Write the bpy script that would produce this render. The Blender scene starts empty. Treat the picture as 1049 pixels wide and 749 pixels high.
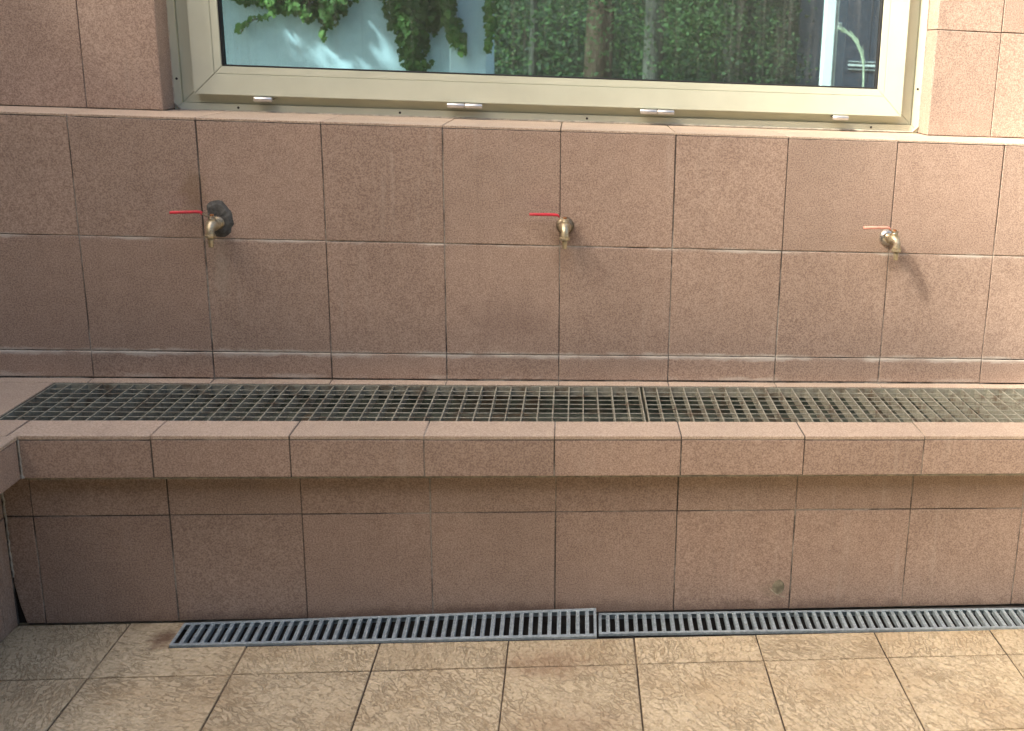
import bpy, bmesh, math, random
from mathutils import Vector, Matrix, noise as mnoise
random.seed(7)
S = bpy.context.scene
R = math.radians
V = Vector

# ---------------------------------------------------------------- camera
cam = bpy.data.cameras.new('camera')
co = bpy.data.objects.new('camera', cam)
S.collection.objects.link(co)
cr, cu, cf = V((0.99189359, -0.11963788, 0.04282387)), V((-0.01060149, 0.25791952, 0.96610824)), V((0.12662826, 0.95873057, -0.25456038))
M = Matrix((cr, cu, -cf)).transposed().to_4x4()
M.translation = V((0.0002, -2.9119, 1.3701))
co.matrix_world = M
cam.sensor_width = 36
cam.sensor_fit = 'HORIZONTAL'
cam.lens = 1123.08 * 36 / 1049
cam.shift_x = -(730.51 - 524.5) / 1049
cam.shift_y = (356.19 - 374.5) / 1049
cam.dof.use_dof = True
cam.dof.focus_distance = 2.95
cam.dof.aperture_fstop = 4.2
cam.clip_start = 0.05
cam.clip_end = 500
S.camera = co

# ---------------------------------------------------------------- light
SUN_DIR = V((0.62, 0.36, -0.70)).normalized()
w = bpy.data.worlds.new('World')
S.world = w
w.use_nodes = True
nt = w.node_tree
sky = nt.nodes.new('ShaderNodeTexSky')
sky.sky_type = 'NISHITA'
sky.sun_disc = False
sky.sun_elevation = math.asin(-SUN_DIR.z)
sky.sun_rotation = math.atan2(-SUN_DIR.x, -SUN_DIR.y) % (2 * math.pi)
sky.air_density = 1.0
sky.dust_density = 6.0
sky.ozone_density = 1.0
bg = nt.nodes['Background']
bg.inputs['Strength'].default_value = 0.15
wt = nt.nodes.new('ShaderNodeMix'); wt.data_type = 'RGBA'; wt.blend_type = 'MULTIPLY'; wt.inputs[0].default_value = 1.0
wt.inputs[7].default_value = (1.0, .955, .905, 1)      # hazy, slightly warm sky
nt.links.new(sky.outputs[0], wt.inputs[6]); nt.links.new(wt.outputs[2], bg.inputs['Color'])
sl = bpy.data.lights.new('sun', 'SUN')
sl.energy = 4.7
sl.angle = R(5)
sl.color = (1.0, 0.93, 0.82)
so = bpy.data.objects.new('sun', sl)
S.collection.objects.link(so)
so.rotation_euler = SUN_DIR.to_track_quat('-Z', 'Y').to_euler()
S.view_settings.view_transform = 'Standard'
S.view_settings.look = 'None'
S.view_settings.gamma = 1
S.view_settings.exposure = 1.64

# ---------------------------------------------------------------- helpers
def put(o, parent=None):
    S.collection.objects.link(o)
    if parent: o.parent = parent
    return o
def empty(name, label, cat, loc=(0, 0, 0), group=None):
    o = bpy.data.objects.new(name, None)
    o.empty_display_size = 0.1
    o.location = loc
    put(o); tag(o, label, cat, group)
    return o
def tag(o, label, cat, group=None):
    o['label'] = label; o['category'] = cat
    if group: o['group'] = group
    return o
def struct(o):
    o['kind'] = 'structure'; return o
def newbm():
    bm = bmesh.new()
    bm.loops.layers.float_color.new('tone')
    return bm
def obj(name, bm, mat, parent=None, smooth=False, loc=None):
    me = bpy.data.meshes.new(name)
    bmesh.ops.recalc_face_normals(bm, faces=bm.faces)
    bm.to_mesh(me); bm.free()
    for m in (mat if isinstance(mat, (list, tuple)) else [mat]): me.materials.append(m)
    if smooth:
        for p in me.polygons: p.use_smooth = True
    o = bpy.data.objects.new(name, me)
    if loc: o.location = loc
    return put(o, parent)
def tone_faces(bm, faces, t=None):
    L = bm.loops.layers.float_color['tone']
    t = t or (random.random(), random.random(), random.random(), 1)
    for f in faces:
        for l in f.loops: l[L] = t
def box(bm, a, b, bev=0.0, mi=0, t=None):
    a, b = V(a), V(b)
    n0 = set(bm.faces)
    r = bmesh.ops.create_cube(bm, size=1)
    vs = r['verts']
    for v in vs:
        v.co = V([(a[i] + b[i]) / 2 + v.co[i] * (b[i] - a[i]) for i in range(3)])
    if bev > 0:
        es = {e for v in vs for e in v.link_edges}
        bmesh.ops.bevel(bm, geom=list(es), offset=bev, segments=2, affect='EDGES', profile=0.5)
    nf = [f for f in bm.faces if f not in n0]
    for f in nf: f.material_index = mi
    tone_faces(bm, nf, t)
    return nf
def tile(bm, O, U, W, N, w, h, th=0.008, ch=0.0012, jit=0.0006, cut=None):
    """one tile: outline in the U, W plane, front towards N, chamfered rim, slightly out of true"""
    O, U, W, N = V(O), V(U), V(W), V(N)
    pts = cut or [(0, 0), (w, 0), (w, h), (0, h)]
    c = V((w / 2, h / 2))
    def rj(): return random.uniform(-jit, jit)
    dz = [rj() for _ in pts]; du = rj(); dw = rj()
    rim, fr, bk = [], [], []
    for (u, q), d in zip(pts, dz):
        iu = u + (ch if u < c.x else -ch); iq = q + (ch if q < c.y else -ch)
        b = O + U * (u + du) + W * (q + dw)
        bk.append(bm.verts.new(b - N * th))
        rim.append(bm.verts.new(b + N * (d - ch * .7)))
        fr.append(bm.verts.new(O + U * (iu + du) + W * (iq + dw) + N * d))
    n = len(pts); fs = []
    for i in range(n):
        j = (i + 1) % n
        fs.append(bm.faces.new((bk[i], bk[j], rim[j], rim[i])))
        fs.append(bm.faces.new((rim[i], rim[j], fr[j], fr[i])))
    fs.append(bm.faces.new(fr)); fs.append(bm.faces.new(bk[::-1]))
    tone_faces(bm, fs)
def grid(bm, O, U, W, N, us, ws, gap=.0031, **k):
    O, U, W = V(O), V(U), V(W)
    for i in range(len(us) - 1):
        for j in range(len(ws) - 1):
            tile(bm, O + U * (us[i] + gap / 2) + W * (ws[j] + gap / 2), U, W, N, us[i + 1] - us[i] - gap, ws[j + 1] - ws[j] - gap, **k)
def sweep(bm, pts, rad, seg=12, cap=True, sq=None):
    """round tube through points with a radius each"""
    pts = [V(p) for p in pts]
    if not isinstance(rad, (list, tuple)): rad = [rad] * len(pts)
    rings = []; ref = None
    for i, p in enumerate(pts):
        a = pts[max(i - 1, 0)]; b = pts[min(i + 1, len(pts) - 1)]
        d = (b - a)
        if i and (pts[i] - pts[i - 1]).length < 1e-6 and i + 1 < len(pts): d = pts[i + 1] - a
        d.normalize()
        if ref is None:
            ref = d.orthogonal().normalized()
        ref = (ref - d * ref.dot(d)).normalized()
        s = d.cross(ref)
        ring = []
        for k in range(seg):
            an = 2 * math.pi * k / seg
            ring.append(bm.verts.new(p + (ref * math.cos(an) + s * math.sin(an)) * rad[i]))
        rings.append(ring)
    fs = []
    for a, b in zip(rings, rings[1:]):
        for k in range(seg):
            fs.append(bm.faces.new((a[k], a[(k + 1) % seg], b[(k + 1) % seg], b[k])))
    if cap:
        fs.append(bm.faces.new(rings[0][::-1])); fs.append(bm.faces.new(rings[-1]))
    tone_faces(bm, fs)
    return fs

# ---------------------------------------------------------------- materials
class NT:
    def __init__(s, name):
        s.m = bpy.data.materials.new(name); s.m.use_nodes = True
        s.t = s.m.node_tree; s.n = s.t.nodes; s.b = s.n['Principled BSDF']
        s.pos = s.n.new('ShaderNodeNewGeometry').outputs['Position']
    def link(s, a, b): s.t.links.new(a, b)
    def val(s, inp, x):
        if hasattr(x, 'is_linked'): s.link(x, inp)
        elif isinstance(x, (tuple, list)) and len(x) == 3 and len(inp.default_value) == 4: inp.default_value = (*x, 1)
        else: inp.default_value = x
    def math(s, op, a, b=0.0, c=0.0, clamp=False):
        n = s.n.new('ShaderNodeMath'); n.operation = op; n.use_clamp = clamp
        for i, x in enumerate((a, b, c)): s.val(n.inputs[i], x)
        return n.outputs[0]
    def vmath(s, op, a, b=(0, 0, 0)):
        n = s.n.new('ShaderNodeVectorMath'); n.operation = op
        s.val(n.inputs[0], a); s.val(n.inputs[1], b)
        return n.outputs['Value' if op in ('LENGTH', 'DISTANCE', 'DOT_PRODUCT') else 'Vector']
    def noise(s, scale, detail=2, rough=.5, dist=0, vec=None):
        n = s.n.new('ShaderNodeTexNoise'); n.inputs['Scale'].default_value = scale
        n.inputs['Detail'].default_value = detail; n.inputs['Roughness'].default_value = rough; n.inputs['Distortion'].default_value = dist
        s.link(vec if vec is not None else s.pos, n.inputs['Vector'])
        return n.outputs['Fac']
    def mapr(s, x, a, b, c=0.0, d=1.0, smooth=True):
        n = s.n.new('ShaderNodeMapRange'); n.interpolation_type = 'SMOOTHSTEP' if smooth else 'LINEAR'
        s.val(n.inputs['Value'], x)
        for k, q in zip(('From Min', 'From Max', 'To Min', 'To Max'), (a, b, c, d)): n.inputs[k].default_value = q
        return n.outputs['Result']
    def mix(s, f, a, b, mode='MIX'):
        n = s.n.new('ShaderNodeMix'); n.data_type = 'RGBA'; n.blend_type = mode
        s.val(n.inputs[0], f); s.val(n.inputs[6], a); s.val(n.inputs[7], b)
        return n.outputs[2]
    def scalevec(s, v, k): return s.vmath('MULTIPLY', v, k)
    def attr(s, name='tone'):
        n = s.n.new('ShaderNodeAttribute'); n.attribute_name = name
        x = s.n.new('ShaderNodeSeparateColor'); s.link(n.outputs['Color'], x.inputs[0])
        return n.outputs['Vector'], x.outputs[0], x.outputs[1], x.outputs[2]
    def xyz(s):
        n = s.n.new('ShaderNodeSeparateXYZ'); s.link(s.pos, n.inputs[0]); return n.outputs
    def bump(s, h, strength=.5, dist=.001, normal=None):
        n = s.n.new('ShaderNodeBump'); n.inputs['Strength'].default_value = strength; n.inputs['Distance'].default_value = dist
        s.link(h, n.inputs['Height'])
        if normal is not None: s.link(normal, n.inputs['Normal'])
        return n.outputs[0]
    def out(s, col=None, rough=.6, metal=0.0, normal=None, **k):
        if col is not None: s.val(s.b.inputs['Base Color'], col)
        s.val(s.b.inputs['Roughness'], rough); s.val(s.b.inputs['Metallic'], metal)
        if normal is not None: s.link(normal, s.b.inputs['Normal'])
        for q, x in k.items(): s.val(s.b.inputs[q], x)
        return s.m

def stone_tile(name, dark, light, deposits=(), stains=(), rough=.62):
    s = NT(name)
    vec, a, b, c = s.attr()
    p = s.vmath('ADD', s.pos, s.scalevec(vec, (7.0, 5.0, 3.0)))
    fine = s.noise(285, 2.5, .68, 0, p)
    mid = s.noise(24, 3, .6, .3, p)
    big = s.noise(2.6, 2, .5)
    f = s.mapr(fine, .39, .61, 0, 1, False)
    f = s.math('ADD', s.math('MULTIPLY', f, .86), s.math('MULTIPLY', s.mapr(mid, .3, .7), .14))
    col = s.mix(f, dark, light)
    # each tile fired a little differently
    br = s.math('ADD', s.math('MULTIPLY', a, .12), .94)
    br = s.math('MULTIPLY', br, s.mapr(big, .3, .7, .93, 1.06))
    col = s.mix(1.0, col, s.vecc(br), 'MULTIPLY')
    col = s.mix(s.math('MULTIPLY', b, .18), col, s.mix(1.0, col, (1.05, .95, .92), 'MULTIPLY'))
    run = s.noise(1.0, 4, .6, .2, s.scalevec(s.pos, (34, 34, 1.6)))          # faint runs of limy water
    run = s.math('MULTIPLY', s.mapr(run, .56, .74), s.mapr(s.noise(1.8, 2, .5), .42, .62))
    col = s.mix(s.math('MULTIPLY', run, .22), col, (.55, .48, .40))
    drk = s.math('MULTIPLY', s.mapr(s.noise(1.0, 4, .65, .3, s.scalevec(s.pos, (22, 22, 1.3))), .55, .75), s.mapr(s.noise(1.5, 2, .5, 0, s.scalevec(s.pos, (1, 1, -1))), .45, .65))
    col = s.mix(s.math('MULTIPLY', drk, .22), col, (.16, .105, .075))
    x = s.xyz()
    for z0, hw, lo, hi, amt in deposits:            # lime bloom creeping out of a joint
        d = s.math('ABSOLUTE', s.math('SUBTRACT', x[2], z0))
        wob = s.noise(16, 4, .7, .6, s.scalevec(s.pos, (1, 1, 2.2)))
        d = s.math('ADD', d, s.math('MULTIPLY', s.math('SUBTRACT', wob, .5), hw * 2.2))
        m = s.mapr(d, 0, hw, 1, 0)
        m = s.math('MULTIPLY', m, s.mapr(s.noise(3.3, 3, .6, 0, s.scalevec(s.pos, (1, 1, 0))), lo, hi))
        col = s.mix(s.math('MULTIPLY', m, amt), col, (.60, .56, .49))
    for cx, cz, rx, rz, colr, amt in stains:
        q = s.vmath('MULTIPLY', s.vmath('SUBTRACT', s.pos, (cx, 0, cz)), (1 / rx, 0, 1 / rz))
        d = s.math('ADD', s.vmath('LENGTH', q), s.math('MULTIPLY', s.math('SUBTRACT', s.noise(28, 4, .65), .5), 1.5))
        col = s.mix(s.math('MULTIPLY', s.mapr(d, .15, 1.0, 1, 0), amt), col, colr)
    h = s.math('ADD', s.math('MULTIPLY', fine, .7), s.math('MULTIPLY', s.noise(90, 2, .5, 0, p), .6))
    return s.out(col, s.mapr(fine, .3, .7, rough - .08, rough + .12), 0, s.bump(h, .55, .0016))
def vecc(s, x):
    n = s.n.new('ShaderNodeCombineColor')
    for i in range(3): s.link(x, n.inputs[i])
    return n.outputs[0]
NT.vecc = vecc

D, Lt = (.238, .164, .124), (.458, .346, .268)
m_wall = stone_tile('wall_tile', D, Lt,
    deposits=((.569, .013, .38, .54, .85), (.869, .008, .45, .6, .7), (.505, .012, .45, .65, .5)),
    stains=((-.955, .985, .045, .09, (.17, .11, .05), .45), (-.03, .86, .035, .13, (.19, .12, .08), .35), (.0, .91, .06, .05, (.17, .10, .065), .35), (-.90, .80, .03, .12, (.42, .37, .30), .3), (-.17, .66, .16, .09, (.19, .125, .10), .32), (.86, .84, .03, .10, (.22, .15, .10), .3)))
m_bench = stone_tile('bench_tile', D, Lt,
    deposits=((.396, .006, .5, .7, .35), (.277, .006, .52, .7, .3)),
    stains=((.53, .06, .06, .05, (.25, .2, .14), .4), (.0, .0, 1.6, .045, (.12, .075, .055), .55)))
m_top_lit = stone_tile('lit_top_tile', (.325, .245, .178), (.53, .43, .332))  # same tile made lighter for upward faces, daylight put into the colour

def mk_grout(name, lo=.47, hi=.60, dark=(.095, .082, .068), light=(.40, .37, .32), limed=()):
    s = NT(name)
    n = s.noise(4.2, 4, .65, .4)
    z = s.xyz()[2]
    for z0 in limed: n = s.math('ADD', n, s.mapr(s.math('ABSOLUTE', s.math('SUBTRACT', z, z0)), .004, .008, .07, 0))
    col = s.mix(s.mapr(n, lo, hi), dark, light)
    g = s.noise(160, 3, .6)
    col = s.mix(1.0, col, s.vecc(s.mapr(g, .3, .7, .75, 1.2)), 'MULTIPLY')
    return s.out(col, .9, 0, s.bump(g, .6, .002))
m_grout = mk_grout('wall_grout', .46, .62, limed=(.571, .8715))
m_fgrout = mk_grout('floor_grout', .50, .64, (.075, .054, .033), (.26, .19, .11))

def floor_mat():
    s = NT('floor_tile')
    vec, a, b, c = s.attr()
    rot = s.n.new('ShaderNodeVectorRotate'); rot.rotation_type = 'Z_AXIS'
    s.link(s.pos, rot.inputs['Vector']); s.link(s.math('MULTIPLY_ADD', a, 1.3, -1.2), rot.inputs['Angle'])
    p = s.vmath('ADD', rot.outputs[0], s.scalevec(vec, (9, 6, 4)))
    pv = s.scalevec(p, (1.0, .42, 1.0))
    n1 = s.noise(52, 2.5, .55, 1.2, pv)
    n2 = s.noise(105, 3, .6, .9, pv)
    ridge = s.math('ABSOLUTE', s.math('SUBTRACT', n1, .5))
    crack = s.mapr(ridge, .0, .05, 1, 0)
    low = s.mapr(n2, .52, .66)
    gate = s.mapr(s.noise(7, 3, .6, 0, p), .34, .6, .12, 1)
    groove = s.math('MAXIMUM', s.math('MULTIPLY', crack, gate), s.math('MULTIPLY', low, .8))
    col = s.mix(s.mapr(s.noise(130, 3, .6, 0, p), .3, .7), (.52, .415, .248), (.68, .555, .365))
    col = s.mix(s.mapr(s.noise(3.5, 3, .6), .45, .7, 0, .4), col, (.44, .30, .155))
    col = s.mix(s.math('MULTIPLY', groove, .52), col, (.23, .145, .062))
    col = s.mix(1.0, col, s.vecc(s.math('ADD', s.math('MULTIPLY', b, .14), .92)), 'MULTIPLY')
    for cx, cy, rx, ry, cc, amt in ((-.945, -.47, .045, .06, (.13, .055, .03), .8), (-.05, -.62, .16, .10, (.30, .16, .08), .5), (.0, -.9, .22, .16, (.26, .15, .08), .35)):
        q = s.vmath('MULTIPLY', s.vmath('SUBTRACT', s.pos, (cx, cy, 0)), (1 / rx, 1 / ry, 0))
        d = s.math('ADD', s.vmath('LENGTH', q), s.math('MULTIPLY', s.math('SUBTRACT', s.noise(30, 4, .65), .5), 1.4))
        col = s.mix(s.math('MULTIPLY', s.mapr(d, .1, 1.0, 1, 0), amt), col, cc)
    h = s.math('SUBTRACT', s.math('MULTIPLY', n1, .8), s.math('MULTIPLY', groove, .5))
    return s.out(col, .72, 0, s.bump(h, .8, .0065))
m_floor = floor_mat()

def plain(name, col, rough=.5, metal=0.0, var=.12, scale=40, bump=.15, **k):
    s = NT(name)
    n = s.noise(scale, 4, .6)
    c = s.mix(1.0, col, s.vecc(s.mapr(n, .3, .7, 1 - var, 1 + var)), 'MULTIPLY')
    return s.out(c, s.mapr(n, .3, .7, rough - .07, rough + .07), metal, s.bump(n, bump, .001), **k)
def zinc(name, c1, c2, dirt, rough=.45, metal=.75, amt=(.5, .7)):
    s = NT(name)
    vor = s.n.new('ShaderNodeTexVoronoi'); vor.inputs['Scale'].default_value = 170; s.link(s.pos, vor.inputs['Vector'])
    x = s.n.new('ShaderNodeSeparateColor'); s.link(vor.outputs['Color'], x.inputs[0])
    col = s.mix(x.outputs[0], c1, c2)
    m = s.mapr(s.noise(14, 5, .7), amt[0], amt[1])
    col = s.mix(m, col, dirt)
    return s.out(col, s.mapr(s.noise(60, 3), .3, .7, rough - .1, rough + .15), s.math('MULTIPLY', s.math('SUBTRACT', 1.0, m), metal), s.bump(s.noise(220, 3), .2, .0006))
m_grate = zinc('weathered_zinc', (.225, .222, .172), (.315, .308, .245), (.12, .09, .06), .6, .15, (.48, .68))
m_drain = zinc('galvanised_steel', (.36, .44, .475), (.53, .62, .65), (.25, .24, .205), .42, .5, (.58, .78))
m_brass = zinc('aged_brass', (.41, .345, .215), (.54, .475, .33), (.14, .10, .06), .42, .85, (.48, .66))
m_bronze = zinc('dark_bronze', (.20, .16, .10), (.32, .27, .19), (.09, .07, .05), .45, .8, (.45, .62))
m_chrome = zinc('dull_chrome', (.45, .43, .38), (.58, .55, .48), (.13, .10, .07), .35, .9, (.48, .66))
m_red = plain('red_vinyl', (.52, .028, .045), .38, 0, .15, 60)
m_pink = plain('faded_red_vinyl', (.68, .30, .22), .5, 0, .15, 60)
m_rust = plain('rusty_steel', (.30, .13, .05), .7, .3, .4, 120)
m_alu = plain('anodised_aluminium', (.62, .62, .60), .35, .8, .05, 60)
m_frame = plain('beige_lacquer', (.56, .58, .45), .45, 0, .03, 9, .04)
m_gasket = plain('black_rubber', (.015, .015, .016), .6, 0, .2)
m_screw = plain('dark_screw', (.05, .045, .04), .5, .5, .2)
m_mortar = plain('grey_mortar', (.085, .085, .078), .92, 0, .45, 70, .9)
m_patch = plain('old_mortar', (.24, .215, .145), .9, 0, .4, 60, .9)
m_cavity_shade = plain('cavity_shade', (.02, .017, .014), .95, 0, .3)

def trough_mat():
    s = NT('trough_lining')
    n = s.noise(18, 5, .7)
    col = s.mix(s.mapr(n, .35, .65), (.035, .046, .034), (.12, .135, .10))
    col = s.mix(s.mapr(s.noise(7, 4, .65), .5, .7), col, (.11, .075, .045))
    return s.out(col, .6, 0, s.bump(n, .5, .004))
m_trough = trough_mat()

# ================================================================ GROUND AND FLOOR
gb = newbm()
bmesh.ops.create_grid(gb, x_segments=8, y_segments=8, size=150)
for v in gb.verts: v.co.z = -.14
tone_faces(gb, gb.faces)
s = NT('dry_ground'); n = s.noise(3, 6, .65)
m_ground = s.out(s.mix(n, (.20, .17, .12), (.34, .30, .22)), .95, 0, s.bump(n, .5, .03))
ground = struct(obj('ground', gb, m_ground))

fx = [.15484 + .3005 * k for k in range(-9, 11)]
fy = [-.63087 - .3005 * k for k in range(0, 13)]
f1 = newbm()
# row along the wall: whole tiles left of the drain, cut tiles in front of it
def frow(us, y0, y1): grid(f1, (0, 0, 0), (1, 0, 0), (0, 1, 0), (0, 0, 1), us, [y0, y1], gap=.004, th=.01, ch=.0014, jit=.0007)
frow([x for x in fx if x < -1.2] + [-1.047], -.63087, -.389)
hh = .63087 - .389 - .004; hf = .63087 - .5105 - .004
tile(f1, (-1.0452, -.62887, 0), (1, 0, 0), (0, 1, 0), (0, 0, 1), .2965, hh, th=.01, ch=.0014, cut=[(0, 0), (.2965, 0), (.2965, hf), (.1225, hf), (.1225, hh), (0, hh)])
frow([x for x in fx if x > -.75], -.63087, -.5105)
for a, b in zip(fy, fy[1:]): frow(fx, b, a)
floor = struct(obj('floor', f1, m_floor))
g1 = newbm()
box(g1, (-2.7, -4.3, -.13), (3.0, -.512, -.003))
box(g1, (-2.7, -.512, -.13), (-.9225, -.387, -.003))
obj('grout', g1, m_fgrout, floor)
c1 = newbm()                                     # the open channel under the drain covers
box(c1, (-.9225, -.512, -.13), (3.0, -.387, -.095))
box(c1, (-.9225, -.512, -.094), (3.0, -.5065, -.003))
box(c1, (-.9225, -.3925, -.094), (3.0, -.387, -.003))
obj('drain_channel', c1, plain('channel_concrete', (.05, .045, .04), .9, 0, .4, 30, .6), floor)

# ================================================================ THE TILED WALL
X0 = -.0376
wx = [X0 + .3 * k for k in range(-7, 10)]
def warp(bm):                                    # the top course runs very slightly uphill to the right
    for v in bm.verts:
        if v.co.z > 1.1: v.co.z += .0038 * v.co.x
wall = empty('tiled_wall', 'brown speckled stone tiled wall with ledge, window opening and three taps', 'wall', (0, .2, 0))
inv = Matrix.Translation((0, -.2, 0))
def wpart(name, bm, mat):
    o = obj(name, bm, mat, wall); o.matrix_parent_inverse = inv; return o
b = newbm()
grid(b, (0, 0, 0), (1, 0, 0), (0, 0, 1), (0, -1, 0), wx, [.4995, .571, .8715, 1.1715])
warp(b); wpart('lower_wall_tiles', b, m_wall)
b = newbm()
grid(b, (0, 0, 1.1775), (1, 0, 0), (0, 1, 0), (0, 0, 1), wx, [-.0015, .318], th=.0055, ch=.001, gap=.003, jit=.0003)
warp(b); wpart('ledge_tiles', b, m_top_lit)
b = newbm()
UX0, UX1 = -1.088, 1.0115
zs = [1.179, 1.477, 1.777, 2.077, 2.5]
lx = [-2.178, -1.878, -1.578, -1.278, UX0]
rx = [UX1, 1.203, 1.503, 1.803, 2.103, 2.662]
for xs in (lx, rx): grid(b, (0, .22, 0), (1, 0, 0), (0, 0, 1), (0, -1, 0), xs, zs, gap=.003)
# reveals of the window opening
grid(b, (UX0, .2205, 0), (0, 1, 0), (0, 0, 1), (1, 0, 0), [0, .099], zs[:4] + [2.26], gap=.002, jit=.0002)
grid(b, (UX1, .2205, 0), (0, 1, 0), (0, 0, 1), (-1, 0, 0), [0, .099], zs[:4] + [2.26], gap=.002, jit=.0002)
grid(b, (0, .22, 0), (1, 0, 0), (0, 0, 1), (0, -1, 0), [UX0, -.79, -.49, -.19, .11, .41, .71, UX1], [2.26, 2.5], gap=.003)
for v in b.verts:
    if v.co.z < 1.3: v.co.z += .0036 * v.co.x
wpart('upper_wall_tiles', b, m_wall)
b = newbm()
box(b, (wx[0], .0025, 0), (wx[-1], .44, 1.168))
box(b, (wx[0], .2225, 1.168), (UX0 - .0085, .44, 2.52))
box(b, (UX1 + .0085, .2225, 1.168), (wx[-1], .44, 2.52))
box(b, (UX0 - .008, .2225, 2.27), (UX1 + .008, .44, 2.52))
wpart('grout', b, m_grout)
# rough mortar plug where the left tap was set
def blob(cx, cy, cz, rx, rz, th, seed, n=26, cut=None):
    rnd = random.Random(seed); bm = newbm()
    c = bm.verts.new((cx, cy - th, cz)); r1, r2 = [], []
    for k in range(n):
        a = 2 * math.pi * k / n; f = 1 + rnd.uniform(-.06, .06)
        x, z = rx * math.cos(a) * f, rz * math.sin(a) * f
        if cut is not None and x < cut: x = cut + rnd.uniform(-.001, .001)
        r1.append(bm.verts.new((cx + x * .72, cy - th * rnd.uniform(.5, 1.0), cz + z * .72)))
        r2.append(bm.verts.new((cx + x, cy + .002, cz + z)))
    for k in range(n):
        j = (k + 1) % n
        bm.faces.new((c, r1[k], r1[j])); bm.faces.new((r1[k], r2[k], r2[j], r1[j]))
    tone_faces(bm, bm.faces)
    return bm
p = wpart('mortar_patch', blob(-.9005, -.0005, .922, .040, .050, .006, 3, cut=-.026), m_mortar)
p['label'] = 'dark grey mortar plug around the left tap'

# ================================================================ WASH BENCH WITH TROUGH
XL = -.041
bench = empty('wash_bench', 'low brown tiled wash bench with overhanging lip along the wall', 'bench', (0, -.3, 0))
binv = Matrix.Translation((0, .3, 0))
def bpart(name, bm, mat):
    o = obj(name, bm, mat, bench); o.matrix_parent_inverse = binv; return o
ZT, ZB, LY, GY0, GY1, BY = .498, .3957, -.4503, -.343, -.0415, -.387
XR = -1.2203
lxs = [XL + .3 * k for k in range(-3, 10)]
b = newbm()                                       # top slabs: strip behind the grating, strip in front, the wing at the left
grid(b, (0, 0, ZT), (1, 0, 0), (0, 1, 0), (0, 0, 1), [x for x in wx if x > -1.2] , [GY1, -.001], th=.009)
grid(b, (0, 0, ZT), (1, 0, 0), (0, 1, 0), (0, 0, 1), [-1.878, -1.578, -1.2376, X0 - .9], [GY1, -.001], th=.009)
grid(b, (0, 0, ZT), (1, 0, 0), (0, 1, 0), (0, 0, 1), [-1.241] + lxs, [LY - .0015, GY0], th=.009, ch=.002)
tile(b, (-1.5785, GY0 + .0017, ZT), (1, 0, 0), (0, 1, 0), (0, 0, 1), .2605, GY1 - GY0 - .0035, th=.009)
tile(b, (-1.5785, LY, ZT), (1, 0, 0), (0, 1, 0), (0, 0, 1), .3355, GY0 - LY - .0015, th=.009)
for k in range(6):
    tile(b, (-1.5785, LY - .3 * (k + 1) + .0017, ZT), (1, 0, 0), (0, 1, 0), (0, 0, 1), .3595, .2965, th=.009, ch=.002)
bpart('top_tiles', b, m_top_lit)
b = newbm()                                       # lip faces
grid(b, (0, LY, 0), (1, 0, 0), (0, 0, 1), (0, -1, 0), [XR + .0005] + lxs, [ZB, .4872], gap=.003, th=.008)
grid(b, (XR, LY, 0), (0, -1, 0), (0, 0, 1), (1, 0, 0), [.003, .2, .5, .8, 1.1, 1.4, 1.7], [ZB, .4872], gap=.003, th=.008)
bpart('lip_tiles', b, m_bench)
b = newbm()                                       # walls under the lip
bxs = [-.03815 + .3 * k for k in range(-4, 10)]
grid(b, (0, BY, 0), (1, 0, 0), (0, 0, 1), (0, -1, 0), bxs, [.001, .2772, .3955], gap=.003)
XC = -1.2985
grid(b, (0, BY, 0), (1, 0, 0), (0, 0, 1), (0, -1, 0), [XC, bxs[0]], [.2772, .3955], gap=.003)
tile(b, (XC + .0015, BY, .0025), (1, 0, 0), (0, 0, 1), (0, -1, 0), .0573, .272, cut=[(.017, 0), (.0573, 0), (.0573, .272), (0, .272), (0, .105), (.007, .05)])
grid(b, (XC, BY, 0), (0, -1, 0), (0, 0, 1), (1, 0, 0), [.004, .062, .362, .662, .962, 1.262, 1.7], [.001, .2772, .3955], gap=.003)
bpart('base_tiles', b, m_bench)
b = newbm()                                       # grout and masonry body
box(b, (XC + .02, -.3845, 0), (2.9, GY0 - .001, .389))
box(b, (XR + .003, LY + .0025, .3962), (2.9, GY0 - .001, .4958))
box(b, (-1.6, -2.1, 0), (XC - .0025, -.0005, .389))
box(b, (-1.6, -2.1, .3962), (XR - .0025, GY0 - .0015, .4955))
box(b, (-1.6, GY0 - .001, .3895), (-1.3185, -.0005, .4955))
box(b, (-1.318, GY1 + .001, .3), (2.9, .0, .4955))
bpart('grout', b, m_grout)
b = newbm()                                       # underside of the lip
box(b, (XR + .004, LY + .003, .3925), (2.9, -.3848, .3958))
bpart('lip_underside', b, m_patch)
b = newbm()
box(b, (-1.3185, GY0 - .0005, .29), (2.9, GY1 + .0005, .42))
box(b, (-1.3185, GY0 - .0004, .42), (2.9, GY0 + .003, .4955))
box(b, (-1.3185, GY1 - .003, .42), (2.9, GY1 + .0004, .4955))
box(b, (-1.3185, GY0 + .003, .42), (-1.3155, GY1 - .003, .4955))
bpart('trough', b, m_trough)
b = newbm(); box(b, (XC - .0022, -.3795, .001), (XC + .0195, -.36, .389)); bpart('corner_cavity_shade', b, m_cavity_shade)  # near-black block painted as the shade inside the open corner
b = newbm()                                       # smeared grout bead up the inner corners
pts = [(XC + .002 + random.uniform(-.0015, .0015), BY - .0015, .125 + .01 * k) for k in range(28)]
sweep(b, pts, [random.uniform(.0016, .0032) for _ in pts], 6)
pts = [(XR + .0015 + random.uniform(-.0006, .0006), LY - .0005, ZB + .002 + .009 * k) for k in range(11)]
sweep(b, pts, [random.uniform(.0018, .0028) + (.004 if k == 0 else 0) for k, _ in enumerate(pts)], 6)
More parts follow.
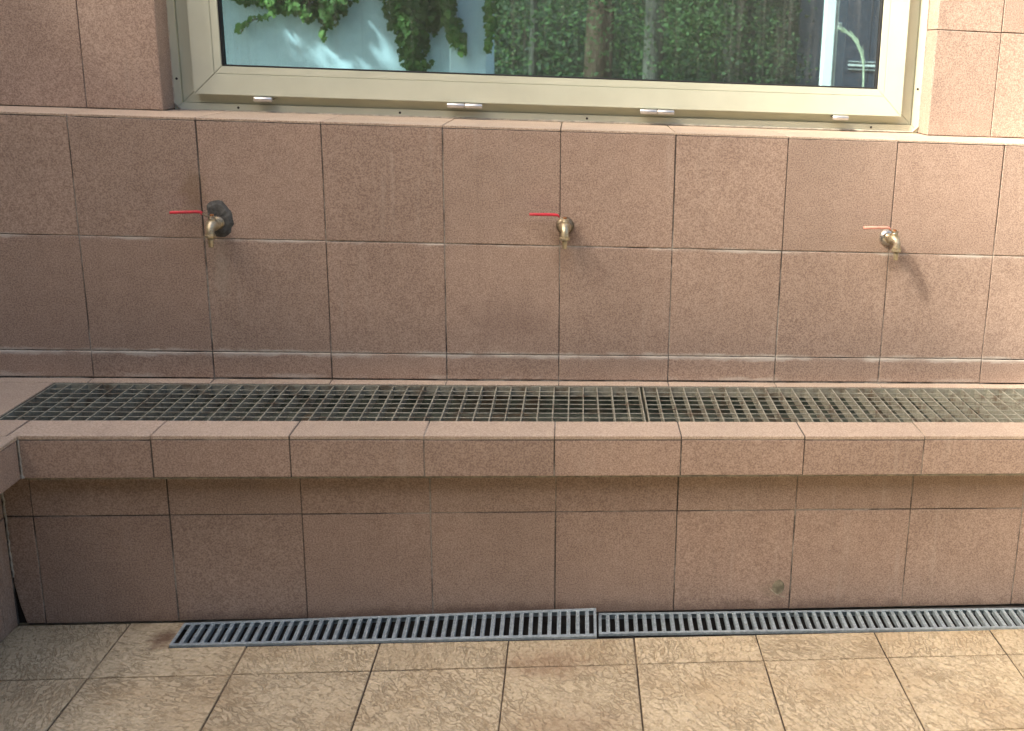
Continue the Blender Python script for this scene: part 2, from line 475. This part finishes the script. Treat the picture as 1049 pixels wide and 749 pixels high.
bpart('corner_grout', b, plain('pale_grout', (.33, .31, .26), .9, 0, .3, 60, .6))
p = bpart('mortar_patch', blob(.5305, -.3868, .064, .019, .026, .0018, 11, n=17), m_patch)
b = newbm()
pts = [(.5065 + .0042 * k, -.3885, .064 - .0052 * k + .00025 * k * k) for k in range(11)]
sweep(b, pts, [.0008 + .0006 * math.sin(k) ** 2 for k in range(11)], 6)
bpart('mortar_smear', b, plain('pale_smear', (.40, .36, .27), .9, 0, .3))

# ================================================================ TROUGH GRATINGS
def trough_grating(x0, x1, label):
    t = empty('trough_grating', label, 'grating', (x0, GY0, ZT), 'steel mesh gratings over the trough')
    L, Wd = x1 - x0, GY1 - GY0 - .004
    zt, hb = -.0035, .026
    f = newbm()
    for a, c in (((0, .002), (L, .0055)), ((0, Wd - .0015), (L, Wd + .002)), ((0, .0055), (.0035, Wd - .0015)), ((L - .0035, .0055), (L, Wd - .0015))):
        box(f, (a[0], a[1], zt - hb - .002), (c[0], c[1], zt + .0006), .0007)
    obj('frame', f, m_grate, t)
    nb = round(L / .0379); d = newbm()
    for k in range(1, nb):
        x = L * k / nb + random.uniform(-.0006, .0006); tl = random.uniform(-.001, .001)
        fs = box(d, (x - .0016, .0055, zt - hb), (x + .0016, Wd - .0015, zt))
        for v in {v for q in fs for v in q.verts}: v.co.x += tl * (v.co.y / Wd - .5) * 2
    obj('bearing_bars', d, m_grate, t)
    e = newbm()
    for k in range(1, 8):
        y = .0055 + (Wd - .007) * k / 8
        sweep(e, [(.0035 + (L - .007) * q / 24, y + random.uniform(-.0006, .0006), zt - .0026) for q in range(25)], .0015, 6)
    obj('cross_bars', e, m_grate, t)
    return t
trough_grating(-1.3145, .1815, 'long grey mesh grating over the left and middle of the trough')
trough_grating(.1888, 1.70, 'grey mesh grating over the right part of the trough')

# ================================================================ FLOOR DRAIN COVERS
def drain_cover(x0, y0, L, Wd, label, rotz, twist, z):
    t = empty('drain_cover', label, 'drain cover', (x0, y0, z), 'slotted drain covers along the wall foot')
    t.rotation_euler = (0, 0, rotz)
    def bend(bm):
        for v in bm.verts: v.co.z += twist * (v.co.x / L) * (v.co.y + Wd / 2) / Wd
    h = Wd / 2; rim = .0085; f = newbm()
    box(f, (0, -h, -.002), (L, -h + rim, .0012), .0006); box(f, (0, h - rim, -.002), (L, h, .0012), .0006)
    box(f, (0, -h + rim, -.002), (.007, h - rim, .001)); box(f, (L - .007, -h + rim, -.002), (L, h - rim, .001))
    box(f, (0, -h, -.006), (L, -h + .0015, -.002)); box(f, (0, h - .0015, -.016), (L, h, -.002))
    bend(f)
    obj('rim', f, m_drain, t)
    n = round(L / .0228); d = newbm()
    for k in range(1, n):
        x = L * k / n
        a, c = x - .0048, x + .0048
        # each rung is pressed: two raised edges with a shallow valley
        vs = []
        for y in (-h + rim, h - rim):
            vs.append([d.verts.new(q) for q in ((a, y, -.012), (a, y, -.0002), (a + .0014, y, .0006), (x, y, -.0012), (c - .0014, y, .0006), (c, y, -.0002), (c, y, -.012))])
        for i in range(6): d.faces.new((vs[0][i], vs[0][i + 1], vs[1][i + 1], vs[1][i]))
    bend(d); tone_faces(d, d.faces)
    obj('rungs', d, m_drain, t)
    return t
drain_cover(-.9205, -.4545, .985, .104, 'slotted steel drain cover on the left, its right end lifted above its neighbour', -.001, .019, .004)
drain_cover(.0705, -.4455, 1.40, .1035, 'slotted steel drain cover on the right, lying flat along the bench foot', -.0148, 0, .0035)

# ================================================================ WINDOW
win = empty('window', 'beige framed bottom hinged window above the tiled ledge', 'window', (-.0385, .31, 1.1785))
win.rotation_euler = (0, -.0058, 0)
# local coordinates: x about the middle, y from the frame face, z from the ledge
HX = 1.049; H = 1.06
def ring(bm, x0, x1, z0, z1, wd, y0, y1, bev=.0012, gap=.00035):
    """four mitred bars, outer rectangle x0..x1, z0..z1, bar width wd, depth y0 (front)..y1"""
    o = [(x0, z0), (x1, z0), (x1, z1), (x0, z1)]
    i = [(x0 + wd, z0 + wd), (x1 - wd, z0 + wd), (x1 - wd, z1 - wd), (x0 + wd, z1 - wd)]
    for k in range(4):
        j = (k + 1) % 4
        q = [V((*o[k], 0)), V((*o[j], 0)), V((*i[j], 0)), V((*i[k], 0))]
        dr = (q[1] - q[0]).normalized()
        q[0] += dr * gap; q[3] += dr * gap; q[1] -= dr * gap; q[2] -= dr * gap
        fr = [bm.verts.new((p.x, y0, p.y)) for p in q]; bk = [bm.verts.new((p.x, y1, p.y)) for p in q]
        fs = [bm.faces.new(fr), bm.faces.new(bk[::-1])]
        for a in range(4):
            c = (a + 1) % 4
            fs.append(bm.faces.new((fr[a], fr[c], bk[c], bk[a])))
        es = [e for e in fs[0].edges]
        bmesh.ops.bevel(bm, geom=es, offset=bev, segments=2, affect='EDGES')
    tone_faces(bm, bm.faces)
b = newbm()
ring(b, -HX, HX, .0005, H, .020, 0, .07)
box(b, (-HX + .001, .003, -.009), (HX - .001, .069, .0))
ring(b, -HX + .0203, HX - .0203, .0208, H - .0203, .050, .011, .07)
obj('outer_frame', b, m_frame, win)
SX0, SX1, SZ0, SZ1 = -.9885, .9885, .0445, H - .042
b = newbm()
ring(b, SX0, SX1, SZ0, SZ1, .0565, -.024, .012, .0014)
ring(b, SX0 + .006, SX1 - .006, SZ0 + .006, SZ1 - .006, .05, .013, .05, .001)
obj('sash', b, m_frame, win)
b = newbm()
ring(b, SX0 + .0568, SX1 - .0568, SZ0 + .0568, SZ1 - .0568, .0195, -.0232, .006, .001)
obj('glazing_bead', b, m_frame, win)
b = newbm()
ring(b, SX0 + .0765, SX1 - .0765, SZ0 + .0765, SZ1 - .0765, .0042, -.019, .008, .0008)
obj('gasket', b, m_gasket, win)
s = NT('window_glass')
tr = s.n.new('ShaderNodeBsdfTransparent'); tr.inputs[0].default_value = (.64, .80, .82, 1)
gl = s.n.new('ShaderNodeBsdfGlossy'); gl.inputs['Roughness'].default_value = .015
fr = s.n.new('ShaderNodeFresnel'); fr.inputs['IOR'].default_value = 1.5
mx = s.n.new('ShaderNodeMixShader'); s.link(s.math('MULTIPLY', fr.outputs[0], 1.6), mx.inputs[0]); s.link(tr.outputs[0], mx.inputs[1]); s.link(gl.outputs[0], mx.inputs[2])
df = s.n.new('ShaderNodeBsdfDiffuse'); df.inputs[0].default_value = (.55, .56, .52, 1)
m2 = s.n.new('ShaderNodeMixShader')
strk = s.math('MULTIPLY', s.mapr(s.noise(1.0, 3, .6, 0, s.scalevec(s.pos, (70, 1, 2.5))), .5, .75), .045)
spk = s.mapr(s.noise(230, 2, .6), .68, .78, 0, .35)
dust = s.math('ADD', s.math('ADD', strk, s.mapr(s.noise(420, 2, .7), .35, .75, .02, .085)), spk)
s.link(dust, m2.inputs[0]); s.link(mx.outputs[0], m2.inputs[1]); s.link(df.outputs[0], m2.inputs[2])
s.link(m2.outputs[0], s.n['Material Output'].inputs[0])
m_glass = s.m
b = newbm()
box(b, (SX0 + .078, .000, SZ0 + .078), (SX1 - .078, .004, SZ1 - .078))
obj('glass_pane', b, m_glass, win)
b = newbm()                                       # uneven bead of sealant round the frame
pts = [(-HX - .0005, -.001 + random.uniform(-.001, .001), H * (1 - q / 60)) for q in range(60)] + [(-HX + 2 * HX * q / 120, -.002 + random.uniform(-.0012, .0012), .0008) for q in range(1, 120)] + [(HX + .0005, -.001 + random.uniform(-.001, .001), H * q / 60) for q in range(1, 61)]
sweep(b, pts, [random.uniform(.0018, .0036) for _ in pts], 6)
obj('sealant', b, plain('old_sealant', (.47, .43, .35), .6, 0, .25, 50, .5), win, True)
def hinge(x0, x1, split):
    b = newbm(); z, y = .0365, -.029
    segs = [(x0, x1)] if not split else [(x0, (x0 + x1) / 2 - .0012), ((x0 + x1) / 2 + .0012, x1)]
    for a, c in segs: sweep(b, [(a, y, z), (a + .0012, y, z), (c - .0012, y, z), (c, y, z)], [.0056, .0068, .0068, .0056], 16)
    if split: sweep(b, [(x0 + .002, y, z), (x1 - .002, y, z)], .003, 10)
    box(b, (x0 + .003, y, z - .002), (x1 - .003, .0195, z + .002))
    o = obj('hinge', b, m_alu, win)
    for p in o.data.polygons: p.use_smooth = len(p.vertices) == 4 and p.area < .0004
for a, c, sp in ((-.8325, -.7845, 0), (-.3165, -.2205, 1), (.2210, .3185, 1), (.7820, .8285, 0)): hinge(a, c, sp)
for x, z in ((-1.0385, .083), (-.883, .0105), (.071, .0105), (.906, .0105), (1.0385, .125), (-.45, .0105)):
    b = newbm(); sweep(b, [(x, .003, z), (x, -.0004, z), (x, -.0016, z)], [.0034, .0034, .0022], 12); obj('screw', b, m_screw, win)

# ================================================================ TAPS
def tap(x, z, yaw, lever_mat, body_mat, flange_mat, label, lever_up=0.0, flange_r=.024, reach=0.0, lever_dx=0.0):
    t = empty('tap', label, 'tap', (x, 0, z), 'brass taps in the tiled wall')
    t.rotation_euler = (0, 0, yaw)
    b = newbm(); sweep(b, [(0, .002, 0), (0, -.003, 0), (0, -.008, 0), (0, -.011, 0)], [flange_r, flange_r, flange_r * .8, flange_r * .62], 24)
    obj('flange', b, flange_mat, t, True)
    b = newbm()
    sweep(b, [(0, -.008, 0), (0, -.020 - reach, 0)], .0118, 16)                    # threaded tail
    for q in range(4): sweep(b, [(0, -.0115 - q * .0024, 0), (0, -.0128 - q * .0024, 0)], .0128, 16)
    sweep(b, [(0, -.0205 - reach, 0), (0, -.022 - reach, 0), (0, -.029 - reach, 0), (0, -.0305 - reach, 0)], [.0142, .0162, .0162, .0142], 6)   # hexagon
    r = reach
    pts = [(0, -.0305 - r, 0), (0, -.034 - r, 0), (0, -.041 - r, 0), (0, -.047 - r, 0), (0, -.052 - r, -.001), (0, -.057 - r, -.0035), (0, -.0605 - r, -.0085), (0, -.062 - r, -.014), (0, -.062 - r, -.018), (0, -.062 - r, -.0215)]
    sweep(b, pts, [.011, .0145, .0165, .0152, .0122, .0108, .0102, .0100, .0108, .0118], 18)
    sweep(b, [(0, -.043 - r, .008), (0, -.043 - r, .017), (0, -.043 - r, .021)], [.0098, .0088, .007], 14)   # stem housing
    o = obj('body', b, body_mat, t, True)
    b = newbm()
    sweep(b, [(0, -.062 - r, -.021), (0, -.062 - r, -.0225), (0, -.062 - r, -.0285), (0, -.062 - r, -.030)], [.0115, .0136, .0136, .0118], 8)
    obj('collar_nut', b, body_mat, t)
    b = newbm()
    prof = [(-.030, .0072), (-.034, .0066), (-.0355, .0074), (-.038, .0064), (-.0395, .0072), (-.042, .0062), (-.046, .0068), (-.051, .0062), (-.0525, .0056)]
    sweep(b, [(0, -.062 - r, q) for q, _ in prof], [q for _, q in prof], 16)
    obj('hose_nozzle', b, body_mat, t, True)
    # lever: flat strap over the stem, stepping up and running out to the left
    b = newbm()
    path = [(.010, .0215), (.0, .0215), (-.008, .0225), (-.014, .0285), (-.019, .0325), (-.030, .0335 + lever_up * .2), (-.060, .0335 + lever_up * .7), (-.089, .033 + lever_up), (-.0915, .0325 + lever_up)]
    wid = [.0065, .0080, .0065, .0052, .0052, .0056, .0060, .0062, .0045]
    for (seg0, seg1, mat, nm, ex) in ((0, 4, body_mat, 'lever_strap', .0), (3, 9, lever_mat, 'lever_grip', .0012)):
        b = newbm(); rings = []
        for (px, pz), wd in list(zip(path, wid))[seg0:seg1]:
            hh = .0013 + ex * 1.6; ww = wd + ex
            rings.append([b.verts.new((px + lever_dx * min(max((-.002 - px) / .012, 0), 1), -.043 - r + q * ww, pz + h_ * hh)) for q, h_ in ((-1, -.5), (-.8, -1), (.8, -1), (1, -.5), (1, .5), (.8, 1), (-.8, 1), (-1, .5))])
        for a, c in zip(rings, rings[1:]):
            for k in range(8): b.faces.new((a[k], a[(k + 1) % 8], c[(k + 1) % 8], c[k]))
        b.faces.new(rings[0][::-1]); b.faces.new(rings[-1]); tone_faces(b, b.faces)
        obj(nm, b, mat, t, True)
    b = newbm(); sweep(b, [(0, -.043 - r, .0225), (0, -.043 - r, .0275)], .0052, 6); obj('lever_nut', b, m_rust, t)
    return t
tap(-.900, .9125, R(-2), m_red, m_brass, m_bronze, 'brass tap with red lever set in dark mortar plug', -.004, .019, 0.0, -.008)
tap(-.0245, .9270, R(0), m_red, m_brass, m_bronze, 'brass tap with straight red lever below middle of window', .0, .0235, -.004)
tap(.8535, .9165, R(10), m_pink, m_brass, m_chrome, 'sunlit brass tap with faded pink lever and rusty nut', .0, .023)

# ================================================================ BEYOND THE WINDOW
def PX(u, v, Y):                                  # plan numbers read once off the survey of the place
    k = (2.912 + Y) / 5.912; d = u - 595
    z = 1.4395 + .00023 * d - (v - 40) * (.00485 + 5.5e-7 * d)
    return V(((.0226 + .00499 * d + 5.3e-7 * d * d) * k, Y, 1.370 + (z - 1.370) * k))
m_white = plain('white_render', (.55, .68, .78), .85, 0, .05, 9, .3)
pw = empty('painted_wall', 'white rendered garden wall with pilaster behind the window', 'wall', (-2.5, 3.2, 0))
pinv = Matrix.Translation((2.5, -3.2, 0))
b = newbm(); box(b, (-5.5, 3.0, -.14), (-.627, 3.2, 3.1)); o = obj('wall_panel', b, m_white, pw); o.matrix_parent_inverse = pinv
b = newbm(); box(b, (-.627, 2.87, -.14), (-.447, 3.42, 3.14), .004); o = obj('pilaster', b, m_white, pw); o.matrix_parent_inverse = pinv

def leaf_mat(name, c1, c2, tr=.25):
    s = NT(name); vec, a, b_, c = s.attr()
    col = s.mix(a, c1, c2)
    m = s.out(col, .75)
    t = s.n.new('ShaderNodeBsdfTranslucent'); s.link(s.mix(1.0, col, (1.1, 1.3, .5), 'MULTIPLY'), t.inputs[0])
    x = s.n.new('ShaderNodeMixShader'); x.inputs[0].default_value = tr
    s.link(s.b.outputs[0], x.inputs[1]); s.link(t.outputs[0], x.inputs[2]); s.link(x.outputs[0], s.n['Material Output'].inputs[0])
    return m
m_ivy = leaf_mat('ivy_leaf', (.04, .095, .018), (.12, .22, .04))
m_leaf = leaf_mat('tree_leaf', (.008, .024, .008), (.068, .135, .032), .25)
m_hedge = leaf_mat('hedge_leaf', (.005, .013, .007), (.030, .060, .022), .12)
def bark(name, c):
    s = NT(name); n = s.noise(30, 5, .65, .5, s.scalevec(s.pos, (1, 1, .22)))
    return s.out(s.mix(n, tuple(x * .5 for x in c), tuple(x * 1.4 for x in c)), .9, 0, s.bump(n, .8, .02))
m_bark = bark('grey_bark', (.085, .08, .066)); m_bark2 = bark('reddish_bark', (.10, .06, .04))
IVY = [(0, -.5), (.32, -.42), (.5, -.05), (.26, .02), (.22, .3), (0, .55), (-.22, .3), (-.26, .02), (-.5, -.05), (-.32, -.42)]
OVAL = [(0, -.5), (.22, -.2), (.24, .1), (0, .5), (-.24, .1), (-.22, -.2)]
def leaf(bm, p, size, n, up, shape):
    n = n.normalized(); r = up.cross(n)
    if r.length < 1e-3: r = n.orthogonal()
    r.normalize(); u = n.cross(r)
    vs = [bm.verts.new(p + (r * x + u * y) * size + n * (-.10 * size * abs(x) * 2)) for x, y in shape]
    f = bm.faces.new(vs); L = bm.loops.layers.float_color['tone']
    cl = min(max(mnoise.noise(p * 1.6) * 1.3 + .45, 0), 1)
    t = (random.random() * .45 + cl * .55, random.random(), random.random(), 1)
    for l in f.loops: l[L] = t
def rv(s=1.0): return V((random.gauss(0, s), random.gauss(0, s), random.gauss(0, s)))
def ivy(label, spots, stems, base):
    """spots: (centre, rx, rz, n) leafy patches against the wall"""
    t = empty('ivy', label, 'ivy', base, 'ivy hanging on the white wall')
    ti = Matrix.Translation(-V(base))
    b = newbm()
    for c, rx_, rz_, n in spots:
        for _ in range(int(n * 1.7)):
            a = random.uniform(0, 2 * math.pi); q = math.sqrt(random.random()) * random.choice((.75, .9, 1.0, 1.12, 1.25))
            p = V(c) + V((math.cos(a) * q * rx_, -random.uniform(.0, .11) * max(1.2 - q, .1), math.sin(a) * q * rz_))
            leaf(b, p, random.uniform(.022, .044), V((0, -1, .5)) + rv(.55), V((0, 0, -1)) + rv(.4), IVY)
    o = obj('leaves', b, m_ivy, t); o.matrix_parent_inverse = ti
    b = newbm()
    for st in stems: sweep(b, st, .004, 6)
    o = obj('stem', b, m_bark, t); o.matrix_parent_inverse = ti
Y = 2.975
P = lambda u, v: PX(u, v, Y)
sp = [(P(300, -16), .30, .10, 260), (P(318, 4), .16, .06, 110), (P(338, 14), .05, .06, 50), (P(348, 2), .05, .06, 40), (P(318, 14), .05, .04, 26), (P(300, 6), .06, .04, 30), (P(285, 2), .08, .04, 45), (P(252, -4), .07, .03, 40), (P(330, -60), .5, .2, 600)]
tr_ = [(288, 10), (280, 14), (273, 17), (266, 18), (260, 19), (254, 23), (249, 26), (246, 32)]
sp += [(P(u, v), .014, .012, 2) for u, v in tr_] + [(P(332, 35), .015, .03, 6)]
ivy('ivy trailing over the left of white wall with a thin tendril', sp, [[P(u, v) for u, v in [(300, -30)] + tr_]], (P(300, 0).x, 2.99, 0))
sp = [(P(432, -50), .24, .30, 800), (P(430, 5), .15, .11, 330), (P(424, 25), .10, .10, 170), (P(421, 48), .068, .07, 80), (P(426, 66), .062, .05, 45), (P(436, 12), .12, .08, 110)]
ivy('thick ivy column hanging down beside the pilaster', sp, [[P(430, -100), P(428, 0), P(424, 40), P(426, 72)]], (P(430, 0).x, 2.99, 0))
Y = 2.86
sp = [(P(459, -10), .035, .16, 90), (P(462, 15), .022, .09, 45), (P(466, 33), .032, .06, 36), (P(470, 40), .03, .03, 16), (P(474, 48), .012, .03, 7), (P(472, 55), .012, .012, 4)]
sp += [(P(503, 2), .03, .12, 50), (P(503, 28), .025, .07, 40), (P(501, 45), .015, .04, 10)]
ivy('thin ivy strands clinging to both edges of the pilaster', sp, [[P(459, -60), P(462, 10), P(470, 38), P(473, 56)], [P(503, -60), P(503, 50)]], (P(465, 0).x, 2.86, 0))

# unseen leafy arbour added to shade the white wall, with gaps for sun patches
GAPS = [(PX(344, 58, 3.0), .052), (PX(335, 46, 3.0), .046), (PX(361, 62, 3.0), .026), (PX(369, 24, 3.0), .026), (PX(298, 36, 3.0), .016), (PX(318, 28, 3.0), .024), (PX(392, 52, 3.0), .016), (PX(445, 62, 3.0), .012)]
arb = empty('arbour', 'unseen narrow leafy arbour added to shade the white wall, with gaps for the sun', 'arbour', (-2, 2.2, 0))
ainv = Matrix.Translation((2, -2.2, 0))
b = newbm(); ZA, SL = 1.65, .55
hole = []
for g, r in GAPS:
    k = (ZA - g.z) / (-SUN_DIR.z - SL * SUN_DIR.y)
    hole.append((g - SUN_DIR * k, r))
for _ in range(11000):
    y = random.uniform(2.5, 2.99)
    p = V((random.uniform(-5.5, -.55), y, ZA + SL * (3 - y) + random.gauss(0, .02)))
    if p.x > -1.1 and random.random() < .6: continue
    if any((p - h - SUN_DIR * (p - h).dot(SUN_DIR)).length < r + .05 for h, r in hole): continue
    leaf(b, p, random.uniform(.06, .09), V((0, .4, 1)) + rv(.35), rv(), IVY)
o = obj('leaves', b, m_ivy, arb); o.matrix_parent_inverse = ainv
for x in (-5.4, -3.6, -2.1, -.8):
    b = newbm(); sweep(b, [(x, 2.99, ZA + .05), (x, 2.5, ZA + .05 + SL * .49)], .02, 8); o = obj('rafter', b, m_bark, arb); o.matrix_parent_inverse = ainv

def tree(name, x, y, r, h, label, mat, lean=0.0, crown=(), nleaf=2500, lsize=.036):
    t = empty(name, label, 'tree', (x, y, -.14), 'trees behind the window')
    b = newbm(); pts = []; n = 12
    for k in range(n + 1):
        f = k / n; pts.append((lean * f + .05 * math.sin(3 * f + x), .04 * math.sin(4 * f), h * f))
    sweep(b, pts, [r * (1.25 if k == 0 else 1 - .5 * k / n) for k in range(n + 1)], 14)
    for k in range(7):
        f = random.uniform(.35, .95); a = random.uniform(0, 6.28); L = random.uniform(.8, 1.8)
        s0 = V(pts[int(f * n)]); d = V((math.cos(a), math.sin(a), random.uniform(-.1, .7)))
        sweep(b, [s0, s0 + d * L * .4 + V((0, 0, .1)), s0 + d * L], [r * .3, r * .2, r * .06], 7)
    obj('trunk', b, mat, t, True)
    b = newbm()
    for _ in range(int(nleaf / 9)):
        c = random.choice(crown); a = rv(.5)
        q = V(c[:3]) + V((a.x * c[3], a.y * c[3], a.z * c[4]))
        d = V((random.gauss(0, 1), random.gauss(0, 1), -.7)).normalized()
        for k in range(40):
            p = q + d * (k / 40) * .6 + rv(.09)
            leaf(b, p, random.uniform(.6, 1.2) * lsize, V((0, -.3, .8)) + rv(.5), rv(), OVAL)
    obj('crown', b, m_leaf, t)
cr0 = [(0, 0, 3.6, 1.5, 1.0), (.6, -.3, 3.0, 1.2, .8), (-.7, .2, 4.2, 1.3, 1.0)]
low = [(.7, -.4, 2.0, .7, .8), (-.6, 0, 2.3, .8, .7)]
tree('broadleaf_tree', PX(605, 40, 6.2).x, 6.2, .13, 5.5, 'reddish barked tree with low hanging branches seen through the window', m_bark2, .1, cr0 + low, 3200)
tree('broadleaf_tree', PX(661, 40, 5.4).x, 5.4, .085, 5.0, 'straight grey trunked tree seen through middle of the glass', m_bark, .05, cr0 + [(.5, -.2, 1.9, .5, .6)], 3000)
tree('broadleaf_tree', PX(757, 40, 6.6).x, 6.6, .16, 6.0, 'thickest grey trunk among the trees behind the window', m_bark, -.1, cr0 + [(-.8, -.6, 2.0, .7, .7)], 3200)
tree('slender_tree', PX(543, 40, 6.5).x, 6.5, .04, 5.0, 'thin pale sapling nearest the white wall pilaster', m_bark, .0, cr0 + [(-.2, 0, 2.0, .6, .8)], 2200)
tree('slender_tree', PX(726, 40, 5.8).x, 5.8, .028, 4.6, 'very thin sapling between the two grey trunks', m_bark, .03, cr0, 1800)
# dense hedge closing the view
b = newbm()
for _ in range(48000):
    x = random.uniform(-3.5, 7.5); z = random.uniform(-.1, 4.2)
    y = 9.2 + .5 * math.sin(x * 1.7 + z) * math.sin(z * 2.1) + random.uniform(-.5, .5)
    leaf(b, V((x, y, z)), random.uniform(.03, .075), V((0, -1, .5)) + rv(.5), rv(), OVAL)
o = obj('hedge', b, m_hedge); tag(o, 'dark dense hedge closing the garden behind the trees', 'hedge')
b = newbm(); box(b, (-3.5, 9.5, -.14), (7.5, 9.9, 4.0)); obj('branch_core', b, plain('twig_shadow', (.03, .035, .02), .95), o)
# understorey shrubs
for x, y, h, n, lb in ((.2, 7.4, 1.55, 1500, 'low dark shrub between the reddish tree and the hedge'), (1.35, 7.2, 1.75, 1800, 'rounded dark shrub in front of the thick grey trunk'), (2.2, 5.6, 1.7, 1800, 'leafy shrub just left of the white pole')):
    t = empty('shrub', lb, 'shrub', (x, y, -.14), 'shrubs under the trees')
    b = newbm()
    for _ in range(n * 3):
        a = rv(.38); leaf(b, V((a.x * 1.3, a.y, abs(a.z) * h * .9 + h * .35)), random.uniform(.025, .05), V((0, -.6, .6)) + rv(.5), rv(), OVAL)
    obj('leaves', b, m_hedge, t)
    b = newbm()
    for k in range(5): sweep(b, [(0, 0, 0), (random.uniform(-.3, .3), random.uniform(-.2, .2), h * .6)], [.02, .008], 6)
    obj('stems', b, m_bark, t)
# white post
pb = PX(849, 40, 3.0)
t = empty('post', 'white painted square metal post standing beyond the window', 'post', (pb.x, 3.0, -.14))
b = newbm(); box(b, (-.030, -.03, 0), (.024, .03, 3.2), .004); obj('shaft', b, plain('white_paint', (.8, .81, .82), .4, 0, .04, 12), t)
b = newbm(); box(b, (.0245, -.022, 0), (.042, .03, 3.2), .002); obj('side_rail', b, m_alu, t)
b = newbm(); box(b, (.0425, -.03, PX(857, 27, 3).z + .14 - .018), (.060, .0, PX(857, 27, 3).z + .14 + .018), .003); obj('clamp', b, m_alu, t)
# drooping reed
b = newbm()
rp = [PX(u, v, 2.9) for u, v in ((861, 32), (867, 34), (873, 38), (879, 46), (884, 56), (887, 68), (888, 82), (888.5, 105), (890, 240))]
sweep(b, rp, [.003, .004, .005, .005, .005, .005, .005, .005, .006], 8)
for k in range(90):
    i = random.uniform(.3, 5.2); a = rp[int(i)].lerp(rp[int(i) + 1], i % 1); d = (rp[int(i)] - rp[int(i) + 1]).normalized()
    q = a + d * random.uniform(.03, .06) + V((random.uniform(-.004, .016), random.uniform(-.01, .01), random.uniform(0, .012)))
    sweep(b, [a, a.lerp(q, .5) + V((.003, 0, .003)), q], [.002, .0016, .0005], 5)
o = obj('reed', b, plain('reed_green', (.42, .47, .34), .6, 0, .2)); tag(o, 'pale green drooping reed arching beside the white post', 'reed')
# dark shed
sx = PX(866, 40, 4.2).x
t = empty('shed', 'dark navy boarded shed at the right edge of the glass', 'shed', (sx + 1, 4.2, -.14))
b = newbm()
for k in range(12): box(b, (-1 + .17 * k, 0, 0), (-1 + .17 * k + .166, .03, 2.6), .002)
box(b, (-.99, .031, 0), (1.03, 1.6, 2.58)); obj('boards', b, plain('navy_paint', (.028, .034, .055), .5, 0, .2, 20), t)
b = newbm(); zz = PX(880, 67, 4.2).z + .14
box(b, (-.97, -.012, zz - .006), (1, -.001, zz + .006)); box(b, (-.97, -.012, zz + .02), (1, -.001, zz + .024)); box(b, (-.97, -.012, zz - .028), (1, -.001, zz - .025)); obj('rail', b, plain('pale_rail', (.6, .62, .62), .4), t)

# ================================================================ UNSEEN TREE, CROWN SHAPED TO FILTER THE SUN
t = empty('sun_filter_tree', 'unseen broadleaf tree added to filter the sun, crown shaped to shade the tiled wall', 'tree', (-7.2, -3.6, -.14))
ti = Matrix.Translation((7.2, 3.6, .14))
SHADE = [(-9, .03), (-1.0, .03), (-.45, .05), (.1, .09), (.42, .20), (.72, .50), (1.0, .88), (1.2, 1.0)]  # share of sun let through, sets how dense the added leaves are
def through(q):
    for (a, ta), (c, tc) in zip(SHADE, SHADE[1:]):
        if q <= c: return ta + (tc - ta) * (q - a) / (c - a)
    return 1.0
b = newbm(); LA = .16 ** 2 * .34 * .62
cell = .25; a = -2.2
while a < 4.2:
    z = -2.6
    while z < 2.6:
        lam = -math.log(max(through(a + .95 * (z - 1)), .03)) * cell * cell * .40 / LA
        n = int(lam) + (random.random() < lam % 1)
        for _ in range(n):
            q = V((a + random.uniform(0, cell), 0, z + random.uniform(0, cell)))
            leaf(b, q - SUN_DIR * random.gauss(8.5, .8), random.uniform(.12, .20), V((0, 0, 1)) + rv(.45), rv(), OVAL)
        z += cell
    a += cell
o = obj('crown', b, m_leaf, t); o.matrix_parent_inverse = ti
b = newbm()
sweep(b, [(0, 0, 0), (.05, 0, .3), (.1, .05, 2.5), (.4, .1, 4.6), (1.2, .4, 6.6), (2.0, .7, 7.6)], [.34, .26, .21, .17, .11, .04], 14)
for e in ((2.6, 1.4, 6.8), (1.2, -1.2, 7.0), (-.8, 1.0, 7.2), (3.2, .2, 7.3)):
    sweep(b, [(.35, .1, 4.3), (.35 + e[0] * .4, e[1] * .4, 5.6), e], [.10, .07, .02], 8)
o = obj('trunk', b, m_bark, t, True)

# ================================================================ UNSEEN SIDE WALL AND HEDGE ADDED TO BLOCK LIGHT
t = empty('added_side_wall', 'unseen brown rendered side wall with a coping, added on the left to block sun and sky', 'wall', (-2.75, -2, -.14))
b = newbm(); box(b, (-.15, -3.5, 0), (.15, 2.43, 2.85)); obj('wall_panel', b, plain('brown_render', (.36, .27, .20), .85, 0, .15, 5, .4), t)
b = newbm(); box(b, (-.19, -3.54, 2.851), (.19, 2.47, 2.91), .006); obj('coping', b, m_top_lit, t)
b = newbm()  # unseen hedge put in to keep low sky light off the wall
for _ in range(14000):
    x = random.uniform(-7, 8); z = random.uniform(-.1, 4.3)
    leaf(b, V((x, -5.6 + .4 * math.sin(x * 1.3 + z) + random.uniform(-.4, .4), z)), random.uniform(.16, .30), V((0, 1, .5)) + rv(.5), rv(), OVAL)
o = obj('hedge', b, m_hedge); tag(o, 'unseen tall dark hedge added behind the viewer to block the low sky', 'hedge')
b = newbm(); box(b, (-7, -6.3, -.14), (8, -5.9, 4.1)); obj('branch_core', b, plain('hedge_shadow', (.03, .035, .02), .95), o)
